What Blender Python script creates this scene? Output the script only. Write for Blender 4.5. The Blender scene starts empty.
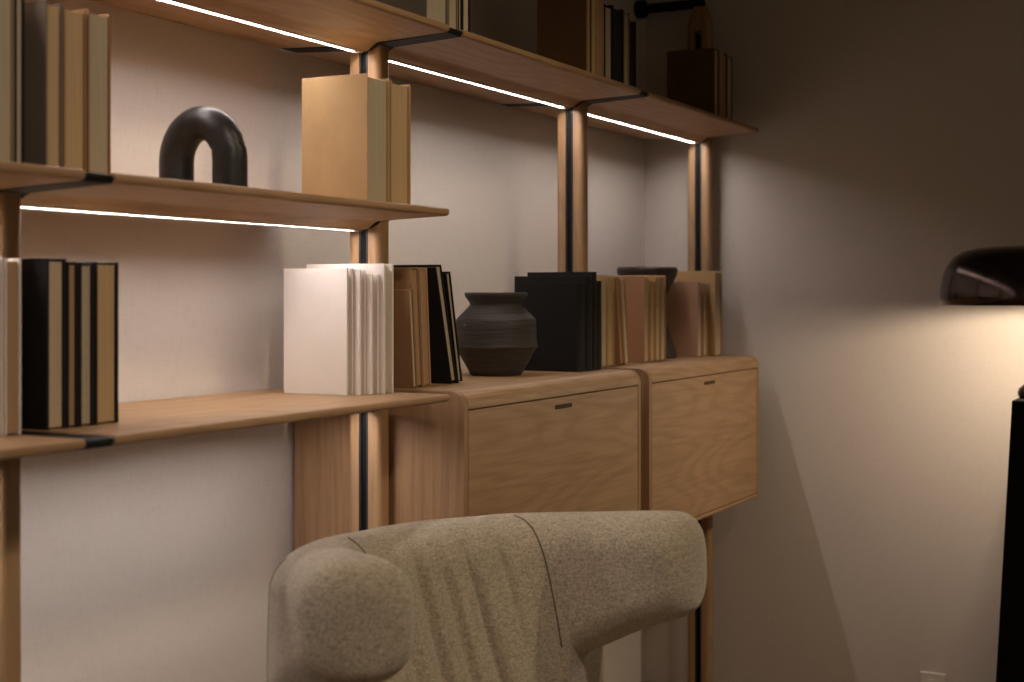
import bpy, bmesh, math, random
from mathutils import Vector, Matrix
R = math.radians
random.seed(7)
sc = bpy.context.scene
COL = sc.collection

# ------------------------------------------------------------------ camera
cam_d = bpy.data.cameras.new('camera')
cam = bpy.data.objects.new('camera', cam_d); COL.objects.link(cam); sc.camera = cam
cam.location = (-2.25, -1.483, 1.204)
cam.rotation_euler = (R(90), 0, -(math.pi/2 - 0.4827))
cam_d.sensor_width = 36.0
cam_d.lens = 1422.0/1024*36
cam_d.shift_y = -(341-294.7)/1024
cam_d.clip_start = 0.05
cam_d.dof.use_dof = True
cam_d.dof.focus_distance = 2.8
cam_d.dof.aperture_fstop = 4.0

# ------------------------------------------------------------------ light
w = bpy.data.worlds.new('world'); sc.world = w; w.use_nodes = True
w.node_tree.nodes['Background'].inputs[0].default_value = (1.0, 0.79, 0.51, 1)
w.node_tree.nodes['Background'].inputs[1].default_value = 0.10
sc.view_settings.view_transform = 'Standard'
sc.view_settings.look = 'None'
sc.view_settings.exposure = 0.0
sc.view_settings.gamma = 1.0
sc.view_settings.use_curve_mapping = False
LED_STRENGTH = 104.0
LED_COLOR = (1.0, 0.895, 0.85, 1)
LAMP_W = 17.5
SPOTS = [  # location, target, watts, cone, blend, colour
    ((0.15, -1.95, 2.52), (0.15, -0.35, 0.75), 37.0, 75, 0.8, (1.0, 0.80, 0.52)),
    ((-1.45, -1.75, 2.52), (-0.75, -0.2, 1.1), 48.0, 70, 0.8, (1.0, 0.82, 0.68)),
]

# ------------------------------------------------------------------ materials
MATS = {}
def new_mat(name):
    m = bpy.data.materials.new(name); m.use_nodes = True
    nt = m.node_tree; b = nt.nodes['Principled BSDF']
    MATS[name] = m
    return m, nt, b
def N(nt, t, **kw):
    n = nt.nodes.new(t)
    for k, v in kw.items(): setattr(n, k, v)
    return n
def coords(nt, scale, rot=(0, 0, 0)):
    tc = N(nt, 'ShaderNodeTexCoord'); mp = N(nt, 'ShaderNodeMapping')
    mp.inputs['Scale'].default_value = scale; mp.inputs['Rotation'].default_value = rot
    nt.links.new(tc.outputs['Object'], mp.inputs[0]); return mp.outputs[0]
def ramp(nt, fac, stops):
    r = N(nt, 'ShaderNodeValToRGB'); e = r.color_ramp.elements
    while len(e) < len(stops): e.new(0.5)
    for el, (p, c) in zip(e, stops): el.position = p; el.color = (*c, 1)
    nt.links.new(fac, r.inputs[0]); return r.outputs[0]
def bump(nt, b, h, strength, dist):
    n = N(nt, 'ShaderNodeBump'); n.inputs['Strength'].default_value = strength
    n.inputs['Distance'].default_value = dist
    nt.links.new(h, n.inputs['Height']); nt.links.new(n.outputs[0], b.inputs['Normal'])
def noise(nt, vec, scale, detail=4, rough=0.55, dist=0.0):
    n = N(nt, 'ShaderNodeTexNoise'); n.inputs['Scale'].default_value = scale
    n.inputs['Detail'].default_value = detail; n.inputs['Roughness'].default_value = rough
    n.inputs['Distortion'].default_value = dist
    nt.links.new(vec, n.inputs['Vector']); return n.outputs['Fac']
def mix(nt, a, b_, fac, mode='MIX'):
    n = N(nt, 'ShaderNodeMix', data_type='RGBA', blend_type=mode)
    if isinstance(fac, float): n.inputs[0].default_value = fac
    else: nt.links.new(fac, n.inputs[0])
    nt.links.new(a, n.inputs[6]); nt.links.new(b_, n.inputs[7]); return n.outputs[2]

def wood(name, axis, lo, mid, hi, rough=0.5):
    """oak: fine pores drawn out along the grain axis over wide soft cathedral figure"""
    m, nt, b = new_mat(name)
    s = [38, 38, 38]; s['xyz'.index(axis)] = 1.6
    fine = noise(nt, coords(nt, s), 3.2, 5, 0.65)
    # flat-sawn figure: contour lines of a field stretched along the grain
    s2 = [6.0, 6.0, 6.0]; s2['xyz'.index(axis)] = 0.95
    fld = noise(nt, coords(nt, s2), 1.0, 1.5, 0.4, 0.25)
    ml = N(nt, 'ShaderNodeMath', operation='MULTIPLY'); nt.links.new(fld, ml.inputs[0]); ml.inputs[1].default_value = 95.0
    sn = N(nt, 'ShaderNodeMath', operation='SINE'); nt.links.new(ml.outputs[0], sn.inputs[0])
    hv = N(nt, 'ShaderNodeMath', operation='MULTIPLY_ADD'); nt.links.new(sn.outputs[0], hv.inputs[0]); hv.inputs[1].default_value = 0.5; hv.inputs[2].default_value = 0.5
    c1 = ramp(nt, fine, [(0.25, lo), (0.5, mid), (0.75, hi)])
    c2 = ramp(nt, hv.outputs[0], [(0.0, (0.84, 0.80, 0.75)), (0.45, (0.97, 0.96, 0.95)), (1.0, (1.03, 1.02, 1.0))])
    c = mix(nt, c1, c2, 0.6, 'MULTIPLY')
    nt.links.new(c, b.inputs['Base Color'])
    b.inputs['Roughness'].default_value = rough
    bump(nt, b, fine, 0.12, 0.001)
    return m
OAK = ((0.33, 0.195, 0.097), (0.42, 0.262, 0.138), (0.48, 0.31, 0.172))
wood('oak_x', 'x', *OAK); wood('oak_y', 'y', *OAK); wood('oak_z', 'z', *OAK)
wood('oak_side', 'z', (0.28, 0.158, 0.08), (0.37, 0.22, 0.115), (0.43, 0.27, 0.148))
wood('floor_oak', 'x', (0.12, 0.06, 0.03), (0.17, 0.09, 0.045), (0.22, 0.12, 0.06), 0.45)

def plain(name, col, rough=0.6, metal=0.0, var=0.06, sc_=30, bmp=0.0, spec=0.5):
    m, nt, b = new_mat(name)
    f = noise(nt, coords(nt, (1, 1, 1)), sc_, 4)
    c = ramp(nt, f, [(0.25, tuple(x*(1-var) for x in col)), (0.75, tuple(min(1, x*(1+var)) for x in col))])
    nt.links.new(c, b.inputs['Base Color'])
    b.inputs['Roughness'].default_value = rough; b.inputs['Metallic'].default_value = metal
    b.inputs['Specular IOR Level'].default_value = spec
    if bmp: bump(nt, b, f, bmp, 0.002)
    return m
# wall: fine woven wall covering
m, nt, b = new_mat('wall')
v = coords(nt, (1, 1, 1))
f1 = noise(nt, coords(nt, (160, 160, 14)), 3.0, 3); f2 = noise(nt, coords(nt, (14, 14, 160)), 3.0, 3)
ad = N(nt, 'ShaderNodeMath', operation='ADD'); nt.links.new(f1, ad.inputs[0]); nt.links.new(f2, ad.inputs[1])
big = noise(nt, v, 1.2, 2)
c = mix(nt, ramp(nt, ad.outputs[0], [(0.6, (0.64, 0.58, 0.53)), (1.0, (0.71, 0.65, 0.60))]),
        ramp(nt, big, [(0.3, (0.96, 0.96, 0.96)), (0.7, (1, 1, 1))]), 1.0, 'MULTIPLY')
nt.links.new(c, b.inputs['Base Color']); b.inputs['Roughness'].default_value = 0.85
bump(nt, b, ad.outputs[0], 0.12, 0.001)
plain('ceiling_paint', (0.35, 0.31, 0.26), 0.9)
plain('black_metal', (0.006, 0.006, 0.006), 0.6, 0.0, spec=0.25)
plain('channel_grey', (0.06, 0.055, 0.055), 0.4, 0.6)
plain('bronze', (0.07, 0.05, 0.045), 0.16, 0.9, 0.1, 8)
plain('white_enamel', (0.75, 0.70, 0.62), 0.5)
plain('black_lacquer', (0.004, 0.004, 0.004), 0.8, spec=0.1)
plain('outlet_white', (0.80, 0.75, 0.68), 0.4)
plain('outlet_dark', (0.10, 0.09, 0.08), 0.5)
plain('dark_slot', (0.06, 0.04, 0.025), 0.8)
plain('seam_thread', (0.12, 0.10, 0.075), 0.9)
# papers
def paper(name, col, rough=0.75, var=0.10):
    m, nt, b = new_mat(name)
    f = noise(nt, coords(nt, (1, 1, 1)), 9, 5, 0.6)
    c = ramp(nt, f, [(0.3, tuple(x*(1-var) for x in col)), (0.7, tuple(min(1, x*(1+var)) for x in col))])
    nt.links.new(c, b.inputs['Base Color']); b.inputs['Roughness'].default_value = rough
    b.inputs['Specular IOR Level'].default_value = 0.2
    bump(nt, b, f, 0.25, 0.003)
def pages(name, col):
    m, nt, b = new_mat(name)
    f = noise(nt, coords(nt, (420, 2.0, 2.0)), 2.0, 2)
    c = ramp(nt, f, [(0.3, tuple(x*0.72 for x in col)), (0.7, col)])
    nt.links.new(c, b.inputs['Base Color']); b.inputs['Roughness'].default_value = 0.85
    bump(nt, b, f, 0.4, 0.001)
paper('kraft_gold', (0.50, 0.335, 0.17)); paper('kraft_brown', (0.34, 0.20, 0.10)); paper('kraft_tan', (0.50, 0.31, 0.17))
paper('terracotta', (0.55, 0.335, 0.22)); paper('paper_white', (0.80, 0.75, 0.70), 0.6, 0.04)
paper('cloth_black', (0.016, 0.0145, 0.015), 0.7, 0.2); paper('cloth_olive', (0.26, 0.21, 0.13)); paper('cloth_grey', (0.20, 0.17, 0.13))
paper('cloth_dark_brown', (0.19, 0.105, 0.055))
pages('pages_tan', (0.62, 0.48, 0.32)); pages('pages_cream', (0.66, 0.56, 0.44)); pages('pages_brown', (0.46, 0.29, 0.16))
pages('pages_olive', (0.52, 0.44, 0.30)); pages('pages_black', (0.013, 0.012, 0.012)); pages('pages_gold', (0.60, 0.42, 0.22))
# ceramics
m, nt, b = new_mat('dark_clay')
f = noise(nt, coords(nt, (6, 6, 60)), 2.0, 5, 0.6); g = noise(nt, coords(nt, (1, 1, 1)), 9.0, 2)
c = mix(nt, ramp(nt, f, [(0.3, (0.026, 0.022, 0.020)), (0.75, (0.060, 0.053, 0.046))]),
        ramp(nt, f, [(0.0, (0.07, 0.042, 0.02)), (1.0, (0.12, 0.07, 0.03))]),
        ramp(nt, g, [(0.60, (0, 0, 0)), (0.72, (0.35, 0.35, 0.35))]))
nt.links.new(c, b.inputs['Base Color']); b.inputs['Roughness'].default_value = 0.62
bump(nt, b, f, 0.5, 0.004)
m, nt, b = new_mat('black_stone')
f = noise(nt, coords(nt, (1, 1, 1)), 35, 6, 0.7)
nt.links.new(ramp(nt, f, [(0.35, (0.010, 0.009, 0.009)), (0.62, (0.028, 0.025, 0.024)), (0.72, (0.09, 0.08, 0.07))]), b.inputs['Base Color'])
b.inputs['Roughness'].default_value = 0.42; bump(nt, b, f, 0.35, 0.002)
m, nt, b = new_mat('dark_bowl_wood')
f = noise(nt, coords(nt, (30, 30, 4)), 3, 5, 0.6)
nt.links.new(ramp(nt, f, [(0.3, (0.018, 0.010, 0.008)), (0.7, (0.055, 0.03, 0.02))]), b.inputs['Base Color'])
b.inputs['Roughness'].default_value = 0.55; bump(nt, b, f, 0.3, 0.002)
# linen upholstery
m, nt, b = new_mat('linen')
a1 = noise(nt, coords(nt, (70, 70, 1000)), 1.0, 3, 0.6); a2 = noise(nt, coords(nt, (1300, 1300, 160)), 1.0, 3, 0.6)
mp = noise(nt, coords(nt, (1, 1, 1)), 260, 2, 0.6)
ad = N(nt, 'ShaderNodeMath', operation='ADD'); nt.links.new(a1, ad.inputs[0]); nt.links.new(a2, ad.inputs[1])
ad2 = N(nt, 'ShaderNodeMath', operation='ADD'); nt.links.new(ad.outputs[0], ad2.inputs[0]); nt.links.new(mp, ad2.inputs[1])
hf = N(nt, 'ShaderNodeMath', operation='MULTIPLY'); nt.links.new(ad2.outputs[0], hf.inputs[0]); hf.inputs[1].default_value = 1/3
nt.links.new(ramp(nt, hf.outputs[0], [(0.38, (0.23, 0.19, 0.135)), (0.50, (0.47, 0.395, 0.29)), (0.61, (0.66, 0.565, 0.44))]), b.inputs['Base Color'])
b.inputs['Roughness'].default_value = 0.95; b.inputs['Sheen Weight'].default_value = 0.35
b.inputs['Sheen Roughness'].default_value = 0.5; b.inputs['Specular IOR Level'].default_value = 0.15
bump(nt, b, hf.outputs[0], 0.7, 0.002)
def emit(name, col, s):
    m, nt, b = new_mat(name)
    b.inputs['Base Color'].default_value = (0.8, 0.8, 0.8, 1)
    b.inputs['Emission Color'].default_value = col; b.inputs['Emission Strength'].default_value = s
emit('led_glow', LED_COLOR, LED_STRENGTH); emit('bulb_glow', (1, 0.72, 0.42, 1), 12)
emit('spot_glow', (1, 0.8, 0.6, 1), 4)

# ------------------------------------------------------------------ helpers
def link(name, me, mat, parent=None, smooth=False):
    o = bpy.data.objects.new(name, me); COL.objects.link(o)
    for mm in (mat if isinstance(mat, (list, tuple)) else [mat]): me.materials.append(MATS[mm])
    if smooth:
        for p in me.polygons: p.use_smooth = True
    if parent: o.parent = parent
    return o
def from_bm(name, bm, mat, parent=None, smooth=False, bev=0.0, seg=2):
    bmesh.ops.recalc_face_normals(bm, faces=bm.faces)
    me = bpy.data.meshes.new(name); bm.to_mesh(me); bm.free()
    o = link(name, me, mat, parent, smooth)
    if bev:
        md = o.modifiers.new('bevel', 'BEVEL'); md.width = bev; md.segments = seg
        md.limit_method = 'ANGLE'; md.angle_limit = R(40)
    return o
def tag(o, label, cat=None, group=None):
    o['label'] = label
    if cat: o['category'] = cat
    if group: o['group'] = group
    return o
def struct(o): o['kind'] = 'structure'; return o
def empty(name, loc, rot=(0, 0, 0)):
    o = bpy.data.objects.new(name, None); COL.objects.link(o)
    o.location = loc; o.rotation_euler = rot; o.empty_display_size = 0.05
    return o
def box(bm, a, b_):
    vs = [bm.verts.new((x, y, z)) for x in (a[0], b_[0]) for y in (a[1], b_[1]) for z in (a[2], b_[2])]
    for f in ((0, 1, 3, 2), (4, 6, 7, 5), (0, 4, 5, 1), (2, 3, 7, 6), (0, 2, 6, 4), (1, 5, 7, 3)):
        bm.faces.new([vs[i] for i in f])
def prism(bm, pts, axis, a, b_):
    """closed outline swept along an axis; pts are the two other coordinates in xyz order"""
    def P(p, t): return {'x': (t, p[0], p[1]), 'y': (p[0], t, p[1]), 'z': (p[0], p[1], t)}[axis]
    A = [bm.verts.new(P(p, a)) for p in pts]; B = [bm.verts.new(P(p, b_)) for p in pts]
    n = len(pts)
    for i in range(n): bm.faces.new((A[i], A[(i+1) % n], B[(i+1) % n], B[i]))
    bm.faces.new(A); bm.faces.new(B[::-1])
def lathe(bm, prof, c=(0, 0, 0), n=48):
    rings = []
    for r, z in prof:
        if r < 1e-5: rings.append([bm.verts.new((c[0], c[1], c[2]+z))])
        else: rings.append([bm.verts.new((c[0]+r*math.cos(2*math.pi*i/n), c[1]+r*math.sin(2*math.pi*i/n), c[2]+z)) for i in range(n)])
    for A, B in zip(rings, rings[1:]):
        for i in range(n):
            a, b_ = A[i % len(A)], A[(i+1) % len(A)]; c_, d = B[(i+1) % len(B)], B[i % len(B)]
            vs = []
            for q in (a, b_, c_, d):
                if q not in vs: vs.append(q)
            if len(vs) > 2: bm.faces.new(vs)
def tube(bm, pts, r, n=10, caps=True):
    pts = [Vector(p) for p in pts]; rings = []
    up = Vector((0.13, 0.31, 0.94))
    for i, p in enumerate(pts):
        d = (pts[min(i+1, len(pts)-1)] - pts[max(i-1, 0)]).normalized()
        u = d.cross(up).normalized(); v_ = d.cross(u)
        rr = r[i] if isinstance(r, (list, tuple)) else r
        rings.append([bm.verts.new(p + u*rr*math.cos(2*math.pi*k/n) + v_*rr*math.sin(2*math.pi*k/n)) for k in range(n)])
    for A, B in zip(rings, rings[1:]):
        for k in range(n): bm.faces.new((A[k], A[(k+1) % n], B[(k+1) % n], B[k]))
    if caps: bm.faces.new(rings[0]); bm.faces.new(rings[-1][::-1])

# heights above the floor; y = 0 is the line of the posts, -y is towards the room
ZT, ZM, ZL, ZC, ZB = 1.692, 1.360, 1.0245, 1.026, 0.612
L = 0.9; GA, GB = -0.028, 0.025; H = 0.1915
WB, WR, CEIL = 0.205, 1.863, 2.60

# ------------------------------------------------------------------ room
bm = bmesh.new(); box(bm, (-4.2, -4.2, -0.1), (WR+0.1, WB+0.1, 0)); struct(from_bm('floor', bm, 'floor_oak'))
bm = bmesh.new(); box(bm, (-4.2, WB, 0), (WR+0.1, WB+0.1, CEIL)); struct(from_bm('wall_back', bm, 'wall'))
bm = bmesh.new(); box(bm, (WR, -4.2, 0), (WR+0.1, WB, CEIL)); struct(from_bm('wall_right', bm, 'wall'))
bm = bmesh.new(); box(bm, (-4.2, -4.2, CEIL), (WR+0.1, WB+0.1, CEIL+0.1)); struct(from_bm('ceiling', bm, 'ceiling_paint'))

# ceiling spotlights of the room
for i, (loc, tgt, watt, cone, blend, colr) in enumerate(SPOTS):
    t = empty('ceiling_spotlight', (loc[0], loc[1], CEIL))
    tag(t, ['black ceiling spotlight aimed at the armchair and drop-front cabinets', 'black ceiling spotlight aimed at the left end of the shelving'][i], 'ceiling light', 'ceiling spotlights')
    d = (Vector(tgt)-Vector(loc)).normalized(); q = d.to_track_quat('-Z', 'Y')
    bm = bmesh.new(); lathe(bm, [(0, 0), (0.045, 0), (0.045, -0.012), (0.012, -0.014), (0.012, -0.05), (0, -0.05)], n=24)
    from_bm('mount', bm, 'black_metal', t)
    bm = bmesh.new(); lathe(bm, [(0.0, 0.06), (0.04, 0.06), (0.042, -0.035), (0.036, -0.035), (0.034, -0.02), (0, -0.02)], n=24)
    bm.transform(Matrix.Translation((0, 0, loc[2]-CEIL)) @ q.to_matrix().to_4x4())
    from_bm('lamp_head', bm, 'black_metal', t)
    ld = bpy.data.lights.new('spot', 'SPOT'); ld.energy = watt; ld.color = colr; ld.spot_size = R(cone); ld.spot_blend = blend
    ld.shadow_soft_size = 0.06
    lo = bpy.data.objects.new('spot_beam', ld); COL.objects.link(lo); lo.parent = t
    lo.location = Vector((0, 0, loc[2]-CEIL)) + d*0.06; lo.rotation_euler = q.to_euler()

# ------------------------------------------------------------------ shelving posts
PX, PY = 0.020, 0.036
def post_ring(ys, notch):
    """rounded rectangle with a slot down both faces that look into the bays"""
    pts = []; r = 0.012; hy = PY*ys
    nw, nd = 0.0105*min(1, ys), 0.009*notch
    quad = [(1, 1), (-1, 1), (-1, -1), (1, -1)]
    for k, (sx, sy) in enumerate(quad):
        cx, cy = sx*(PX-r), sy*(hy-r)
        for j in range(6):
            a = R(90*k + 90*j/5)
            pts.append((cx+r*math.cos(a), cy+r*math.sin(a)))
        if k == 1: pts += [(-PX, nw), (-PX+nd, nw), (-PX+nd, -nw), (-PX, -nw)]
        if k == 3: pts += [(PX, -nw), (PX-nd, -nw), (PX-nd, nw), (PX, nw)]
    return pts
def make_post(i, label):
    X = i*L
    t = empty('shelf_post', (X, 0, 0))
    tag(t, label, 'shelf post', 'oak posts of the shelving')
    lv = [(0.012, 1, 1), (1.0, 1, 1), (1.985, 1, 1), (1.993, 1, 1), (1.995, 1, 0.0), (2.006, 1, 0), (2.022, 0.95, 0), (2.04, 0.83, 0), (2.056, 0.68, 0), (2.064, 0.58, 0), (2.067, 0.5, 0)]
    bm = bmesh.new(); rings = [[bm.verts.new((x, y, z)) for x, y in post_ring(ys, n)] for z, ys, n in lv]
    n = len(rings[0])
    for A, B in zip(rings, rings[1:]):
        for k in range(n): bm.faces.new((A[k], A[(k+1) % n], B[(k+1) % n], B[k]))
    bm.faces.new(rings[0][::-1]); bm.faces.new(rings[-1])
    from_bm('upright', bm, 'oak_z', t)
    for s in (-1, 1):
        bm = bmesh.new()
        for a, b_ in ((-0.0103, -0.0060), (0.0060, 0.0103)):
            x0, x1 = sorted((s*(PX-0.0088), s*(PX-0.0006)))
            box(bm, (x0, a, 0.014), (x1, b_, 1.99))
        from_bm('channel_rail', bm, 'channel_grey', t)
        bm = bmesh.new(); x0, x1 = sorted((s*(PX-0.0088), s*(PX-0.006)))
        box(bm, (x0, -0.0060, 0.014), (x1, 0.0060, 1.985))
        from_bm('channel_slot', bm, 'black_metal', t)
    bm = bmesh.new(); lathe(bm, [(0, 0), (0.016, 0), (0.016, 0.004), (0.008, 0.006), (0.008, 0.012), (0, 0.012)], n=20)
    from_bm('foot', bm, 'black_metal', t)
    # rod tying the top of the post to the wall
    bm = bmesh.new(); tube(bm, [(0, -0.012, 2.080), (0, WB-0.012, 2.080)], 0.0150, 20)
    rod = from_bm('wall_rod', bm, 'black_metal', t, True)
    bm = bmesh.new(); tube(bm, [(0, WB-0.030, 2.080), (0, WB-0.024, 2.080), (0, WB-0.001, 2.080)], [0.022, 0.028, 0.028], 28)
    from_bm('flange', bm, 'black_metal', rod)
    return t
POSTS = {}
for i, lb in ((-2, 'oak upright at the far left end of the shelving'),
              (-1, 'oak post at the left edge, beside the black books'),
              (0, 'oak post with black channel behind the gold and white books'),
              (1, 'oak post with black channel between the black and tan books above the cabinets'),
              (2, 'last oak post near the corner with its rounded top and black wall rod')):
    POSTS[i] = make_post(i, lb)

# ------------------------------------------------------------------ boards
TOPP = [(-H+0.004, 0.0), (-H+0.001, -0.003), (-H, -0.006), (-H+0.001, -0.009), (-H+0.005, -0.0115)]
def profile(led=True, inset=0.0, y0=-H, y1=H):
    """wing-shaped section: thin rounded lips, a keel along the middle that holds the light"""
    half = [(H-0.004-inset, 0.0), (H-0.001-inset, -0.002), (H-inset, -0.0065), (H-0.001-inset, -0.0110), (H-0.006-inset, -0.0138),
            (0.040, -0.0195), (0.034, -0.0215), (0.026, -0.0265), (0.018, -0.0325), (0.0125, -0.0345)]
    half = [(y, z + (0.0005 if z == 0 else 0)*0) for y, z in half]
    right = half; left = [(-y, z) for y, z in reversed(half)]
    return right + left
def make_board(name, x0, x1, z, label, led=True):
    t = empty(name, ((x0+x1)/2, 0, z))
    tag(t, label, 'shelf', 'oak shelf boards of the wall unit')
    hw = (x1-x0)/2
    bm = bmesh.new(); prism(bm, profile(), 'x', -hw, hw)
    from_bm('board', bm, 'oak_x', t, bev=0.0012, seg=2)
    if led:
        bm = bmesh.new()   # shallow channel, the strip sits just inside it
        prism(bm, [(-0.0075, -0.0345), (0.0075, -0.0345), (0.0075, -0.0376), (0.0036, -0.0376), (0.0036, -0.0352), (-0.0036, -0.0352), (-0.0036, -0.0376), (-0.0075, -0.0376)], 'x', -hw+0.004, hw-0.004)
        hsg = from_bm('light_housing', bm, 'white_enamel', t)
        bm = bmesh.new(); box(bm, (-hw+0.022, -0.0029, -0.0360), (hw-0.022, 0.0029, -0.0353))
        from_bm('light_strip', bm, 'led_glow', hsg)
    return t
def make_bracket(i, z, full=True):
    t = POSTS[i]
    for s in (-1, 1):
        bm = bmesh.new()
        pts = [(s*(PY+0.0015), -0.0015), (s*(H-0.012), -0.0015), (s*(H-0.005), -0.003), (s*(H-0.002), -0.007), (s*(H-0.006), -0.0140), (s*(PY+0.006), -0.0215), (s*(PY+0.0015), -0.024)]
        if full: prism(bm, pts, 'x', GA+0.0008, GB-0.0008)
        else:
            pts = [(s*(PY+0.0015), -0.004), (s*(H-0.06), -0.006), (s*(H-0.06), -0.012), (s*(PY+0.0015), -0.020)]
            prism(bm, pts, 'x', GA+0.0008, GA+0.012)
        o = from_bm('bracket', bm, 'black_metal', t, bev=0.0015)
        o.location.z = z
    # collar that clamps the keel to the post
    for sx in ((-1, 1) if full else (-1,)):
        bm = bmesh.new()
        x0, x1 = sorted((sx*(PX+0.0006), (GB-0.0008) if sx > 0 else (GA+0.0008)))
        prism(bm, [(PY+0.002, -0.0015), (PY+0.002, -0.022), (0.018, -0.033), (-0.018, -0.033), (-PY-0.002, -0.022), (-PY-0.002, -0.0015)], 'x', x0, x1)
        o = from_bm('collar', bm, 'black_metal', t); o.location.z = z
bays = [(-2, 'out to the left'), (-1, ''), (0, ''), (1, '')]
for i, lb in ((-2, 'topmost oak shelf at the left end, above the frame'),
              (-1, 'topmost oak shelf above the black arch and gold books, strip light beneath'),
              (0, 'topmost oak shelf over the left drop-front cabinet, strip light beneath'),
              (1, 'topmost oak shelf over the right drop-front cabinet nearest the corner')):
    make_board('shelf_board', i*L+GB, (i+1)*L+GA, ZT, lb)
make_board('shelf_board', -2*L+GB, -L+GA, ZM, 'middle oak shelf stub at the left edge under the kraft books')
make_board('shelf_board', -L+GB, GA, ZM, 'middle oak shelf carrying the black arch and two gold books')
make_board('shelf_board', -2*L+GB, -L+GA, ZL, 'lower oak shelf stub at the left edge under the cream-edged book')
make_board('shelf_board', -L+GB, GA, ZL, 'lower oak shelf carrying the black books and white books')
for i in (-1, 0, 1): make_bracket(i, ZT)
make_bracket(2, ZT, False); make_bracket(-1, ZM); make_bracket(-1, ZL); make_bracket(0, ZM, False); make_bracket(0, ZL, False)

# ------------------------------------------------------------------ cabinets
def rrect(y0, y1, z0, z1, rs, n=7):
    """rounded outline, rs = radii for (y1,z1) (y0,z1) (y0,z0) (y1,z0)"""
    pts = []
    for k, (cy, cz, r) in enumerate(((y1, z1, rs[0]), (y0, z1, rs[1]), (y0, z0, rs[2]), (y1, z0, rs[3]))):
        sy, sz = ((-1, -1), (1, -1), (1, 1), (-1, 1))[k]
        for j in range(n):
            a = R(90*k+90*j/(n-1)); pts.append((cy+sy*r+r*math.cos(a), cz+sz*r+r*math.sin(a)))
    return pts
def make_cabinet(i, label):
    x0, x1 = i*L+GB, (i+1)*L+GA
    t = empty('drop_front_cabinet', ((x0+x1)/2, 0, ZB)); tag(t, label, 'cabinet', 'oak drop-front cabinets of the wall unit')
    hw = (x1-x0)/2; h = ZC-ZB; yb = 0.192
    outer = rrect(-H, yb, 0, h, (0.006, 0.030, 0.012, 0.006)); th = 0.018
    # top, bottom and back wrap round as one shell, open at the front where the door sits
    bm = bmesh.new()
    zd1, zd0 = h-0.034, 0.012
    top = [p for p in outer if p[1] > h/2]
    prism(bm, [p for p in top] + [(-H, zd1), (-H+0.02, zd1), (-H+0.02, h-0.05), (yb, h-0.05)], 'x', -hw+0.016, hw-0.016)
    from_bm('top_panel', bm, 'oak_x', t)
    bm = bmesh.new(); prism(bm, rrect(-H, yb, 0, zd0, (0.002, 0.004, 0.007, 0.004)), 'x', -hw+0.016, hw-0.016)
    from_bm('bottom_panel', bm, 'oak_x', t)
    bm = bmesh.new(); box(bm, (-hw+0.016, yb-0.012, zd0), (hw-0.016, yb-0.001, h-0.05)); from_bm('back_panel', bm, 'oak_x', t)
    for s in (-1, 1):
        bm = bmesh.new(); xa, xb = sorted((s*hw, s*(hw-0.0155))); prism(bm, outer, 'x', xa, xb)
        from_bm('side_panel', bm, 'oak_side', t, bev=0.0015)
    bm = bmesh.new(); box(bm, (-hw+0.018, -H+0.0005, zd0+0.0028), (hw-0.018, -H+0.0185, zd1-0.0028))
    d = from_bm('door', bm, 'oak_x', t, bev=0.001)
    bm = bmesh.new(); zc = zd1-0.022
    prism(bm, rrect(-0.041, 0.041, zc-0.0045, zc+0.0045, (0.004,)*4, 4), 'y', -H-0.0006, -H+0.0008)
    tag(from_bm('finger_slot', bm, 'dark_slot', d), 'dark recessed finger slot')
    return t
make_cabinet(0, 'left oak drop-front cabinet, under the dark vase and behind the armchair')
make_cabinet(1, 'right oak drop-front cabinet nearest the corner, under the tan books')

# ------------------------------------------------------------------ books
def make_book(x0, x1, yf, z, h, depth, cover, pg, label, group, lean=0.0, spine_front=False, board=0.003, name='book', warp=0.0, lip=0.0035):
    """origin at the lower left front corner; fore-edge or spine towards the room"""
    t = empty(name, (x0, -yf, z), (0, R(lean), 0)); tag(t, label, 'book', group)
    wd = (x1-x0)*0.985; b_ = min(board, wd*0.2)
    bm = bmesh.new()
    if spine_front:   # closed, slightly rounded back in front
        pts = [(b_, depth), (0, depth), (0, 0.003), (wd*0.2, -0.0005), (wd*0.5, -0.0018), (wd*0.8, -0.0005), (wd, 0.003), (wd, depth), (wd-b_, depth), (wd-b_, 0.006), (b_, 0.006)]
    else:
        pts = [(0, 0), (b_, 0), (b_, depth-0.006), (wd-b_, depth-0.006), (wd-b_, 0), (wd, 0), (wd, depth-0.003), (wd*0.8, depth-0.0005), (wd*0.5, depth), (wd*0.2, depth-0.0005), (0, depth-0.003)]
    prism(bm, pts, 'z', 0, h)
    o = from_bm('cover', bm, cover, t, bev=0.0008)
    # page block with hollow fore-edge
    bm = bmesh.new(); y0, y1 = (0.0065, depth-0.004) if spine_front else (lip, depth-0.0065)
    c = 0.0025; xs = [b_+0.0003 + (wd-2*b_-0.0006)*k/6 for k in range(7)]
    if spine_front: pts = [(x, y0) for x in xs] + [(x, y1 - c*(1-(2*k/6-1)**2)) for k, x in reversed(list(enumerate(xs)))]
    else: pts = [(x, y0 + c*(1-(2*k/6-1)**2)) for k, x in enumerate(xs)] + [(xs[-1], y1), (xs[0], y1)]
    prism(bm, pts, 'z', 0.0025, h-0.0045)
    from_bm('page_block', bm, pg, t)
    return t
def row(items, yf, z, depth, group, **kw):
    for it in items:
        x0, x1, h, cov, pg, lb = it[:6]; ex = dict(kw); ex.update(it[6] if len(it) > 6 else {})
        make_book(x0, x1, ex.pop('yf', yf), z, h, ex.pop('depth', depth), cov, pg, lb, group, **ex)
g = 'books at the left end of the middle shelf'
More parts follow.
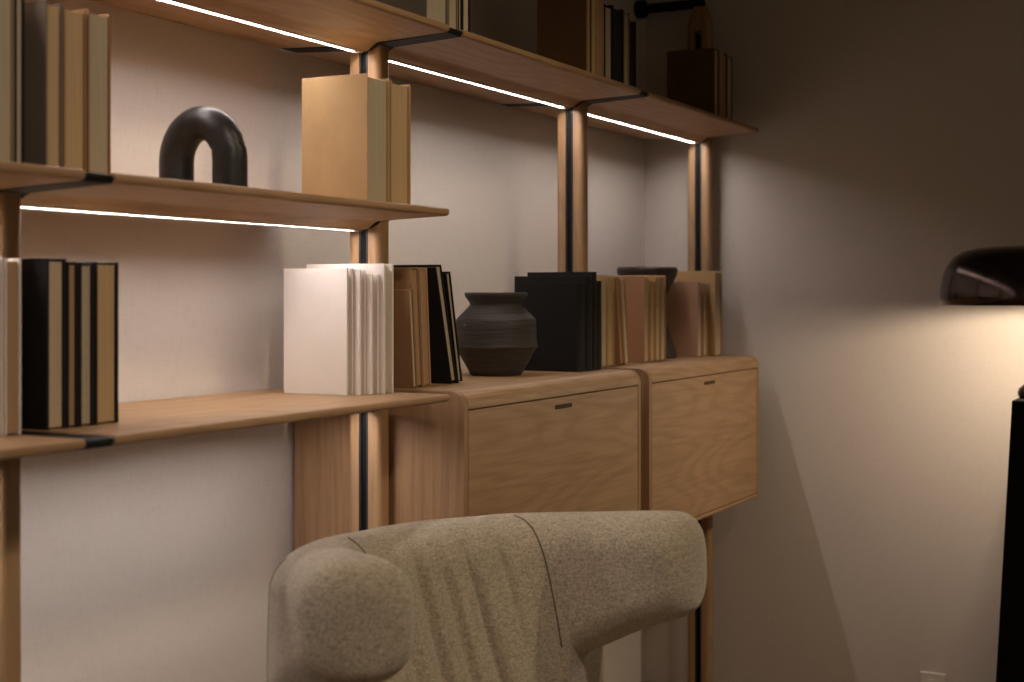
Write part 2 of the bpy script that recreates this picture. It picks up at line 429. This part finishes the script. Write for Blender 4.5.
row([(-1.030, -0.992, 0.235, 'cloth_olive', 'pages_olive', 'olive book cut off by the left edge of the picture, middle shelf'),
     (-0.990, -0.943, 0.240, 'cloth_olive', 'pages_olive', 'thick olive book left of the thin black one on the middle shelf'),
     (-0.942, -0.926, 0.236, 'cloth_black', 'pages_olive', 'thin black book left of the kraft books on the middle shelf')], 0.085, ZM, 0.15, g)
row([(-0.871, -0.841, 0.234, 'cloth_grey', 'pages_gold', 'leftmost and narrowest of the three tan-edged books left of the arch', {}),
     (-0.839, -0.797, 0.233, 'kraft_brown', 'pages_gold', 'middle one of the three tan-edged books left of the arch'),
     (-0.794, -0.750, 0.236, 'kraft_brown', 'pages_olive', 'rightmost of the three tan-edged books left of the arch, paler pages')], 0.065, ZM, 0.15, g)
g = 'books at the left end of the lower shelf'
row([(-0.984, -0.957, 0.228, 'paper_white', 'pages_cream', 'pale book cut off by the left edge of the picture, lower shelf'),
     (-0.954, -0.927, 0.226, 'paper_white', 'pages_brown', 'white-edged book with brown pages left of the black books')], 0.080, ZL, 0.15, g)
row([(-0.871, -0.835, 0.228, 'cloth_black', 'pages_tan', 'leftmost black book with tan pages showing its wide black cover'),
     (-0.834, -0.813, 0.224, 'cloth_black', 'pages_brown', 'slimmest black book with brown pages, second in the row'),
     (-0.812, -0.783, 0.223, 'cloth_black', 'pages_olive', 'black book with pale olive pages, third in the row'),
     (-0.782, -0.736, 0.225, 'cloth_black', 'pages_gold', 'rightmost black book at left with golden brown pages', {'board': 0.005})], 0.066, ZL, 0.15, g, board=0.005)
g = 'gold kraft books on the middle shelf'
row([(-0.185, -0.112, 0.228, 'kraft_gold', 'pages_olive', 'thick gold kraft book showing its whole cover beside the post'),
     (-0.108, -0.041, 0.227, 'kraft_gold', 'pages_gold', 'gold kraft book right of the thicker one under the top shelf')], 0.118, ZM, 0.142, g, lip=0.006)
g = 'white books on the lower shelf'
row([(-0.144, -0.124, 0.227, 'paper_white', 'pages_cream', 'white book showing its whole front cover, first in the white row', {'yf': 0.048, 'depth': 0.142}),
     (-0.123, -0.105, 0.225, 'paper_white', 'pages_cream', 'second white book from the left in the white row', {'yf': 0.062, 'depth': 0.150}),
     (-0.104, -0.080, 0.217, 'paper_white', 'pages_cream', 'shortest white book, third in the white row', {'yf': 0.074, 'depth': 0.150}),
     (-0.079, -0.046, 0.236, 'paper_white', 'pages_cream', 'tallest white book, last in the white row beside the brown books', {'yf': 0.084, 'depth': 0.175})], 0.052, ZL, 0.142, g, board=0.005, lip=0.010)
g = 'brown books on the left cabinet'
row([(0.052, 0.068, 0.188, 'kraft_brown', 'pages_cream', 'short brown book leaning beside the white books', {'lean': -5.0, 'yf': 0.066, 'depth': 0.13}),
     (0.069, 0.098, 0.229, 'kraft_brown', 'pages_brown', 'tall reddish brown book behind the short one', {'lean': -4.5, 'depth': 0.17}),
     (0.100, 0.128, 0.229, 'kraft_tan', 'pages_brown', 'tan book leaning against the black books')], 0.060, ZC, 0.15, g, lean=-4.0)
g = 'leaning black books on the left cabinet'
row([(0.206, 0.229, 0.240, 'cloth_black', 'pages_olive', 'large leaning black book with pale pages beside the brown books', {'lean': -15.0}),
     (0.233, 0.251, 0.226, 'cloth_black', 'pages_olive', 'slim leaning black book nearest the vase', {'lean': -12.5})], 0.060, ZC, 0.16, g)
g = 'black books beside the vase'
row([(0.716, 0.761, 0.206, 'cloth_black', 'pages_black', 'frontmost and shortest of the black books beside the vase', {'depth': 0.153}),
     (0.764, 0.800, 0.222, 'cloth_black', 'pages_black', 'second black book beside the vase, taller and deeper', {'depth': 0.19}),
     (0.802, 0.823, 0.232, 'cloth_black', 'pages_black', 'tallest black book beside the vase, third from it', {'depth': 0.175}),
     (0.825, 0.852, 0.211, 'cloth_black', 'pages_black', 'last black book beside the tan row, before the post', {'depth': 0.15})], 0.100, ZC, 0.15, g, spine_front=True)
g = 'tan books on the right cabinet in front of the bowl'
# (the book that stands before the post leaves the post clear behind it)
row([(0.930, 0.966, 0.227, 'kraft_gold', 'pages_tan', 'first tan book of the row, beside the black books'),
     (0.967, 1.006, 0.224, 'kraft_gold', 'pages_gold', 'second tan book of the row, golden pages'),
     (1.048, 1.074, 0.225, 'kraft_tan', 'pages_brown', 'brown-edged book leaning left, before the pale leaning one', {'lean': -9.0}),
     (1.076, 1.106, 0.222, 'kraft_tan', 'pages_cream', 'pale-edged book leaning left in the tan row', {'lean': -8.5}),
     (1.202, 1.238, 0.227, 'terracotta', 'pages_tan', 'tan book with a bare terracotta cover facing left', {'depth': 0.17}),
     (1.244, 1.281, 0.216, 'kraft_gold', 'pages_gold', 'shortest tan book right of the terracotta cover'),
     (1.283, 1.318, 0.229, 'kraft_gold', 'pages_tan', 'second tan book from the right end of its row'),
     (1.320, 1.354, 0.230, 'kraft_gold', 'pages_tan', 'tan book at the right end of its row, before the bowl')], 0.065, ZC, 0.145, g)
g = 'tan books at the corner end of the right cabinet'
row([(1.590, 1.626, 0.216, 'terracotta', 'pages_cream', 'terracotta book with white pages, right of the dark bowl', {'depth': 0.135}),
     (1.636, 1.672, 0.214, 'terracotta', 'pages_tan', 'terracotta book squeezed between two others near the corner', {'depth': 0.135}),
     (1.679, 1.738, 0.247, 'kraft_gold', 'pages_tan', 'tallest gold book at the corner end of the right cabinet', {'yf': 0.090, 'depth': 0.125 })], 0.070, ZC, 0.14, g)
g = 'books on top above the left cabinet'
row([(-0.065, 0.012, 0.25, 'cloth_grey', 'pages_olive', 'wide grey book at the left of the topmost shelf group', {}),
     (0.014, 0.050, 0.25, 'cloth_olive', 'pages_olive', 'olive book right of the wide grey one on the topmost shelf'),
     (0.051, 0.066, 0.24, 'cloth_black', 'pages_cream', 'thin black book with a white edge on the topmost shelf'),
     (0.067, 0.096, 0.25, 'cloth_black', 'pages_tan', 'black book with tan pages at the right of its topmost group')], 0.165, ZT, 0.12, g)
g = 'dark books on the topmost shelf by the second post'
row([(0.621, 0.650, 0.235, 'cloth_dark_brown', 'pages_brown', 'dark brown book showing its whole cover high on the topmost shelf'),
     (0.651, 0.680, 0.225, 'kraft_gold', 'pages_gold', 'golden-edged book beside the dark brown cover on the topmost shelf'),
     (0.681, 0.717, 0.210, 'kraft_gold', 'pages_brown', 'golden-edged brown book left of the black ones on the topmost shelf'),
     (0.723, 0.766, 0.176, 'cloth_black', 'pages_olive', 'black book with a pale edge, left of the thick black one on top'),
     (0.768, 0.830, 0.182, 'cloth_black', 'pages_black', 'thickest black book on the topmost shelf'),
     (0.833, 0.866, 0.180, 'cloth_olive', 'pages_olive', 'pale-edged book between two black books on the topmost shelf'),
     (0.869, 0.906, 0.166, 'cloth_black', 'pages_black', 'black book at the right end of its group on the topmost shelf')], 0.165, ZT, 0.125, g)
g = 'dark brown books at the corner end of the topmost shelf'
row([(1.461, 1.497, 0.190, 'cloth_dark_brown', 'pages_tan', 'dark brown book showing its cover before the last post, topmost shelf'),
     (1.500, 1.566, 0.189, 'cloth_dark_brown', 'pages_brown', 'thick dark brown book second from the corner end, topmost shelf'),
     (1.570, 1.614, 0.187, 'cloth_dark_brown', 'pages_tan', 'last dark brown book with a pale edge at the corner end on top')], 0.165, ZT, 0.142, g)

# ------------------------------------------------------------------ vase
bm = bmesh.new()
prof = [(0, 0), (0.054, 0), (0.0585, 0.004), (0.062, 0.012), (0.0885, 0.060), (0.0925, 0.064), (0.0915, 0.068), (0.0900, 0.080), (0.0895, 0.105),
        (0.0885, 0.124), (0.0860, 0.128), (0.062, 0.153), (0.0575, 0.158), (0.0590, 0.163), (0.0675, 0.175), (0.0700, 0.181), (0.0690, 0.1855), (0.0640, 0.186),
        (0.058, 0.176), (0.052, 0.160), (0.055, 0.150), (0.080, 0.122), (0.083, 0.070), (0.055, 0.012), (0, 0.010)]
lathe(bm, prof, n=72)
v_ = from_bm('vase', bm, 'dark_clay', smooth=True, bev=0.0015); v_.location = (0.523, 0.010, ZC); v_.scale = (1, 1, 0.985)
tag(v_, 'round dark clay vase with flared neck and ridged belly on the cabinet', 'vase')
# ------------------------------------------------------------------ footed bowl
bm = bmesh.new()
prof = [(0, 0), (0.080, 0), (0.083, 0.004), (0.081, 0.012), (0.070, 0.050), (0.056, 0.095), (0.046, 0.122), (0.042, 0.140), (0.044, 0.155), (0.054, 0.178),
        (0.072, 0.208), (0.083, 0.232), (0.0860, 0.248), (0.0835, 0.2555), (0.079, 0.253), (0.076, 0.235), (0.060, 0.200), (0.030, 0.175), (0, 0.168)]
lathe(bm, prof, n=56)
v_ = from_bm('footed_bowl', bm, 'dark_bowl_wood', smooth=True); v_.location = (1.497, 0.048, ZC)
tag(v_, 'dark footed bowl standing between tan and terracotta books', 'bowl')
# ------------------------------------------------------------------ arch
bm = bmesh.new(); path = []; rr = 0.0475; rz = 0.0700; leg = 0.049
for k in range(6): path.append((0, -rr, leg*k/5))
for k in range(1, 24): a = math.pi*k/24; path.append((0, -rr*math.cos(a), leg+rz*math.sin(a)*0.86))
for k in range(6): path.append((0, rr, leg*(1-k/5)))
tube(bm, path, 0.0268, 28)
v_ = from_bm('arch_sculpture', bm, 'black_stone', smooth=True, bev=0.003); v_.location = (-0.525, -0.04, ZM); v_.rotation_euler = (0, 0, R(8))
tag(v_, 'small black arch-shaped sculpture on the middle shelf', 'sculpture')

# ------------------------------------------------------------------ lamp and its stand
bm = bmesh.new()
topz = 0.946
A = [(1.36, -0.905), (1.36, -1.52), (1.84, -1.52), (1.84, -0.905)]; B = [(1.40, -0.951), (1.40, -1.48), (1.80, -1.48), (1.80, -0.951)]
va = [bm.verts.new((x, y, 0.0)) for x, y in A]; vb = [bm.verts.new((x, y, topz)) for x, y in B]
for k in range(4): bm.faces.new((va[k], va[(k+1) % 4], vb[(k+1) % 4], vb[k]))
bm.faces.new(va[::-1]); bm.faces.new(vb)
tag(from_bm('pedestal', bm, 'black_lacquer', bev=0.004), 'tall black tapered stand at the right edge under the dome lamp', 'stand')
lt = empty('dome_lamp', (1.50, -0.995, topz)); tag(lt, 'dark bronze dome lamp on the black stand at the right edge', 'lamp')
bm = bmesh.new(); lathe(bm, [(0, 0), (0.040, 0), (0.044, 0.006), (0.0445, 0.014), (0.041, 0.024), (0.031, 0.033), (0.014, 0.038), (0, 0.038)], n=40); from_bm('base', bm, 'bronze', lt, True)
bm = bmesh.new(); lathe(bm, [(0, 0.036), (0.011, 0.036), (0.011, 0.300), (0, 0.300)], n=24); from_bm('stem', bm, 'bronze', lt, True)
zr = 1.178-topz
bm = bmesh.new()
P_ = [(0.232, 0), (0.2315, 0.02), (0.2290, 0.045), (0.2240, 0.068), (0.2150, 0.090), (0.2000, 0.109), (0.1780, 0.123), (0.1450, 0.131), (0.10, 0.1345), (0.05, 0.136), (0, 0.136)]
P_ = [(r_, z_*1.085) for r_, z_ in P_]
lathe(bm, [(r_, zr+z_) for r_, z_ in P_], n=80)
lathe(bm, [(max(0, r_-0.0035), zr+z_*0.972) for r_, z_ in P_], n=80)
lathe(bm, [(0.232, zr), (0.2285, zr)], n=80)
bmesh.ops.remove_doubles(bm, verts=bm.verts, dist=1e-5)
from_bm('lamp_shade', bm, 'bronze', lt, True)
bm = bmesh.new(); bmesh.ops.create_uvsphere(bm, u_segments=20, v_segments=12, radius=0.022); bm.transform(Matrix.Translation((0, 0, zr+0.062)))
from_bm('bulb', bm, 'bulb_glow', lt, True)
ld = bpy.data.lights.new('bulb_light', 'POINT'); ld.energy = LAMP_W; ld.color = (1.0, 0.79, 0.57); ld.shadow_soft_size = 0.045
lo = bpy.data.objects.new('bulb_light', ld); COL.objects.link(lo); lo.parent = lt; lo.location = (0, 0, zr+0.0355)
# ------------------------------------------------------------------ wall outlet
ot = empty('wall_outlet', (WR, -0.672, 0.079)); tag(ot, 'pale electrical wall outlet low on the right-hand wall', 'outlet')
bm = bmesh.new(); box(bm, (-0.006, -0.035, -0.057), (0, 0.035, 0.057)); from_bm('cover_plate', bm, 'outlet_white', ot, bev=0.002)
for s in (-1, 1):
    bm = bmesh.new(); prism(bm, rrect(-0.017, 0.017, s*0.0235-0.0145, s*0.0235+0.0145, (0.008,)*4, 5), 'x', -0.0085, -0.006)
    so = from_bm('socket', bm, 'outlet_white', ot)
    bm = bmesh.new()
    for yy in (-0.007, 0.007): box(bm, (-0.0089, yy-0.0012, s*0.0235-0.002), (-0.0085, yy+0.0012, s*0.0235+0.007))
    from_bm('slot', bm, 'outlet_dark', so)

# ------------------------------------------------------------------ wing armchair
ch = empty('wing_armchair', (-0.396, -0.539, 0), (0, 0, R(-22)))
tag(ch, 'beige linen wing armchair with pleated back in front of the cabinets', 'armchair')
BY = 0.25          # back line behind the seat centre
def plan():
    """centre line of the upholstery from one wing tip round the back to the other"""
    hwid, rad, ear, spl = 0.247, 0.150, 0.259, R(18)
    pts = []
    # right half starting at the middle of the back
    cx, cy = hwid-rad*0.9, BY-rad
    nb = 14
    for k in range(nb): pts.append((cx*k/nb, BY + 0.02*(1-(k/nb)**2)*1.0 - 0.0))
    a0, a1 = math.pi/2, -spl*-1.0
    for k in range(13):
        a = a0 + (spl-a0)*k/12
        pts.append((cx+rad*math.cos(a), cy+rad*math.sin(a)))
    x, y = pts[-1]; dx, dy = math.sin(spl), -math.cos(spl)
    ll = ear-0.06
    for k in range(1, 31): pts.append((x+dx*ll*k/30, y+dy*ll*k/30))
    left = [(-px, py) for px, py in reversed(pts[1:])]
    return left + pts
PL = [Vector((x, y, 0)) for x, y in plan()]
cum = [0.0]
for a, b_ in zip(PL, PL[1:]): cum.append(cum[-1] + (b_-a).length)
TOT = cum[-1]
SEG = [(b_-a).normalized() for a, b_ in zip(PL, PL[1:])]
TAN = [SEG[0]] + [(a+b_).normalized() for a, b_ in zip(SEG, SEG[1:])] + [SEG[-1]]
for _ in range(6):   # even out the turn into the corners
    TAN = [TAN[0]] + [(TAN[k-1]+TAN[k]*2+TAN[k+1]).normalized() for k in range(1, len(TAN)-1)] + [TAN[-1]]
def at_len(s):
    s = min(max(s, 0), TOT)
    for k in range(len(cum)-1):
        if s <= cum[k+1] + 1e-9:
            f = (s-cum[k])/max(1e-9, cum[k+1]-cum[k])
            return PL[k].lerp(PL[k+1], f), TAN[k].lerp(TAN[k+1], f).normalized()
    return PL[-1], TAN[-1]
def sstep(a, b_, x):
    t = min(1, max(0, (x-a)/(b_-a))); return t*t*(3-2*t)
NT, NS = 14, 34    # points round the crown, points down each face
HALF = 0.066
EAR_IN, BODY_END = 0.225, 0.085   # distances from the tip
def surf(s, side, u, pleat=1.0):
    """side: 'in' or 'out' face, u from 0 (crest) to 1 (bottom middle)"""
    p, d = at_len(s); e = min(s, TOT-s)
    n = Vector((-d.y, d.x, 0))            # left of travel
    out = n if n.dot(p - Vector((0, 0.0, 0))) > 0 else -n
    back = sstep(0.12, 0.42, e)
    zt = 0.838 + 0.020*(1-sstep(0.0, 0.30, e))
    zb_ear = zt - 0.168 - 0.065*sstep(0.0, 0.24, e)
    zb = zb_ear + (0.27-zb_ear)*sstep(0.204, 0.220, e)
    cap = math.sqrt(max(0.0, 1-(1-min(1, e/0.055))**2.8)); cap = max(cap, 0.02)
    half = (HALF + 0.012*(1-back))*cap**0.75
    zm = zt-0.09; capz = 1-(1-cap)*0.55
    z1 = zm + (zt-zm)*capz; z0 = (zb+0.05) + (zb-(zb+0.05))*capz
    ru, rl = 0.062, 0.055
    H_ = z1-z0; ru = min(ru, H_*0.45); rl = min(rl, H_*0.42)
    # distance down the section: crown quarter, straight, bottom quarter
    a = 0.22; b2 = 0.86 if H_ > 0.3 else 0.78
    if u < a: ang = u/a*math.pi/2; off = half*math.sin(ang)**0.85; z = z1-ru*(1-math.cos(ang))
    elif u < b2: f = (u-a)/(b2-a); off = half; z = z1-ru-(H_-ru-rl)*f
    else: ang = (1-u)/(1-b2)*math.pi/2; off = half*math.sin(ang)**0.85; z = z0+rl*(1-math.cos(ang))
    q = p + out*(off if side == 'out' else -off)
    # the back leans: lower down it comes forward
    drop = max(0.0, zt-z)
    q = q + Vector((0, -1, 0))*drop*(0.26 if side == 'in' else 0.17)*back
    if side == 'out': q = q + out*0.010*math.sin(min(1, drop/0.25)*math.pi/2)*(off/max(half, 1e-4))*cap
    if side == 'in' and back > 0.05:
        xx = p.x - 0.16*drop
        ph = ((xx+0.02)/0.062) % 1.0
        g = (ph/0.30)**0.9 if ph < 0.30 else ((1-ph)/0.70)**0.0*1.0 - 0.55*((ph-0.30)/0.70)**1.6
        g = g if ph < 0.30 else max(0.0, g*(1.0 if ph < 0.86 else (1-ph)/0.14))
        amp = 0.020*pleat*(1-sstep(0.09, 0.15, abs(p.x)))*sstep(0.004, 0.07, drop)*(0.55+0.45*math.sin(xx*37+1.0)**2)*(off/max(half, 1e-4))
        q = q + out*(1-g)*amp
    return Vector((q.x, q.y, z))
NSEG = 420
bm = bmesh.new(); rings = []
def sval(k):   # closer rings at the rounded tips
    t = k/NSEG; m = 0.10
    if t < m: return 0.055*(1-math.cos(t/m*math.pi/2))
    if t > 1-m: return TOT-0.055*(1-math.cos((1-t)/m*math.pi/2))
    return 0.055 + (TOT-0.11)*(t-m)/(1-2*m)
us = [0.22*k/9 for k in range(9)] + [0.22+0.62*k/40 for k in range(40)] + [0.84+0.16*k/9 for k in range(10)]
for k in range(NSEG+1):
    s = sval(k)
    loop = [surf(s, 'out', u) for u in us] + [surf(s, 'in', u) for u in reversed(us[1:-1])]
    rings.append([bm.verts.new(p) for p in loop])
n = len(rings[0])
for A_, B_ in zip(rings, rings[1:]):
    for k in range(n): bm.faces.new((A_[k], A_[(k+1) % n], B_[(k+1) % n], B_[k]))
bm.faces.new(rings[0]); bm.faces.new(rings[-1][::-1])
bk = from_bm('backrest', bm, 'linen', ch, True)
# sewn seams where the wings join the back
for sd in (0, 1):
    pts = []
    for k in range(41):
        f = k/40; e = 0.328 - 0.092*f**0.75; u = 0.02 + 0.40*f**0.9
        s = e if sd == 0 else TOT-e
        p = surf(s, 'in', u, 0.0); pc, dd = at_len(s)
        pts.append(p + (pc-Vector((p.x, p.y, 0))).normalized()*0.0006 if False else p)
    bm = bmesh.new(); tube(bm, pts, 0.0013, 6); from_bm('seam', bm, 'seam_thread', bk, True)
    bm = bmesh.new()
    tube(bm, [surf(0.225 if sd == 0 else TOT-0.225, 'out', 0.10+0.72*k/30) for k in range(31)], 0.0012, 6); from_bm('seam', bm, 'seam_thread', bk, True)
# seat, cushion and legs (below the picture)
def soft_box(bm, a, b_, r, n=6):
    cx, cy, cz = [(a[i]+b_[i])/2 for i in range(3)]; hx, hy, hz = [(b_[i]-a[i])/2 for i in range(3)]
    V, U = 24, 48; rg = []
    def se(c, e): return math.copysign(abs(c)**e, c)
    for i in range(V+1):
        ph = -math.pi/2+math.pi*i/V
        if i in (0, V): rg.append([bm.verts.new((cx, cy, cz+hz*(-1 if i == 0 else 1)))]); continue
        rg.append([bm.verts.new((cx+hx*se(math.cos(ph), .35)*se(math.cos(2*math.pi*j/U), .35), cy+hy*se(math.cos(ph), .35)*se(math.sin(2*math.pi*j/U), .35), cz+hz*se(math.sin(ph), .5))) for j in range(U)])
    for A_, B_ in zip(rg, rg[1:]):
        for j in range(U):
            vs = []
            for q in (A_[j % len(A_)], A_[(j+1) % len(A_)], B_[(j+1) % len(B_)], B_[j % len(B_)]):
                if q not in vs: vs.append(q)
            if len(vs) > 2: bm.faces.new(vs)
bm = bmesh.new(); soft_box(bm, (-0.30, -0.36, 0.20), (0.30, 0.22, 0.34), 0.04); from_bm('seat_frame', bm, 'linen', ch, True)
bm = bmesh.new(); soft_box(bm, (-0.235, -0.37, 0.32), (0.235, 0.10, 0.44), 0.04); from_bm('seat_cushion', bm, 'linen', ch, True)
for sx in (-1, 1):
    for sy in (-1, 1):
        bm = bmesh.new(); x, y = sx*0.22, -0.06+sy*0.20
        tube(bm, [(x*1.12, y+sy*0.025, 0), (x, y, 0.26)], [0.010, 0.018], 16); from_bm('leg', bm, 'oak_z', ch, True)
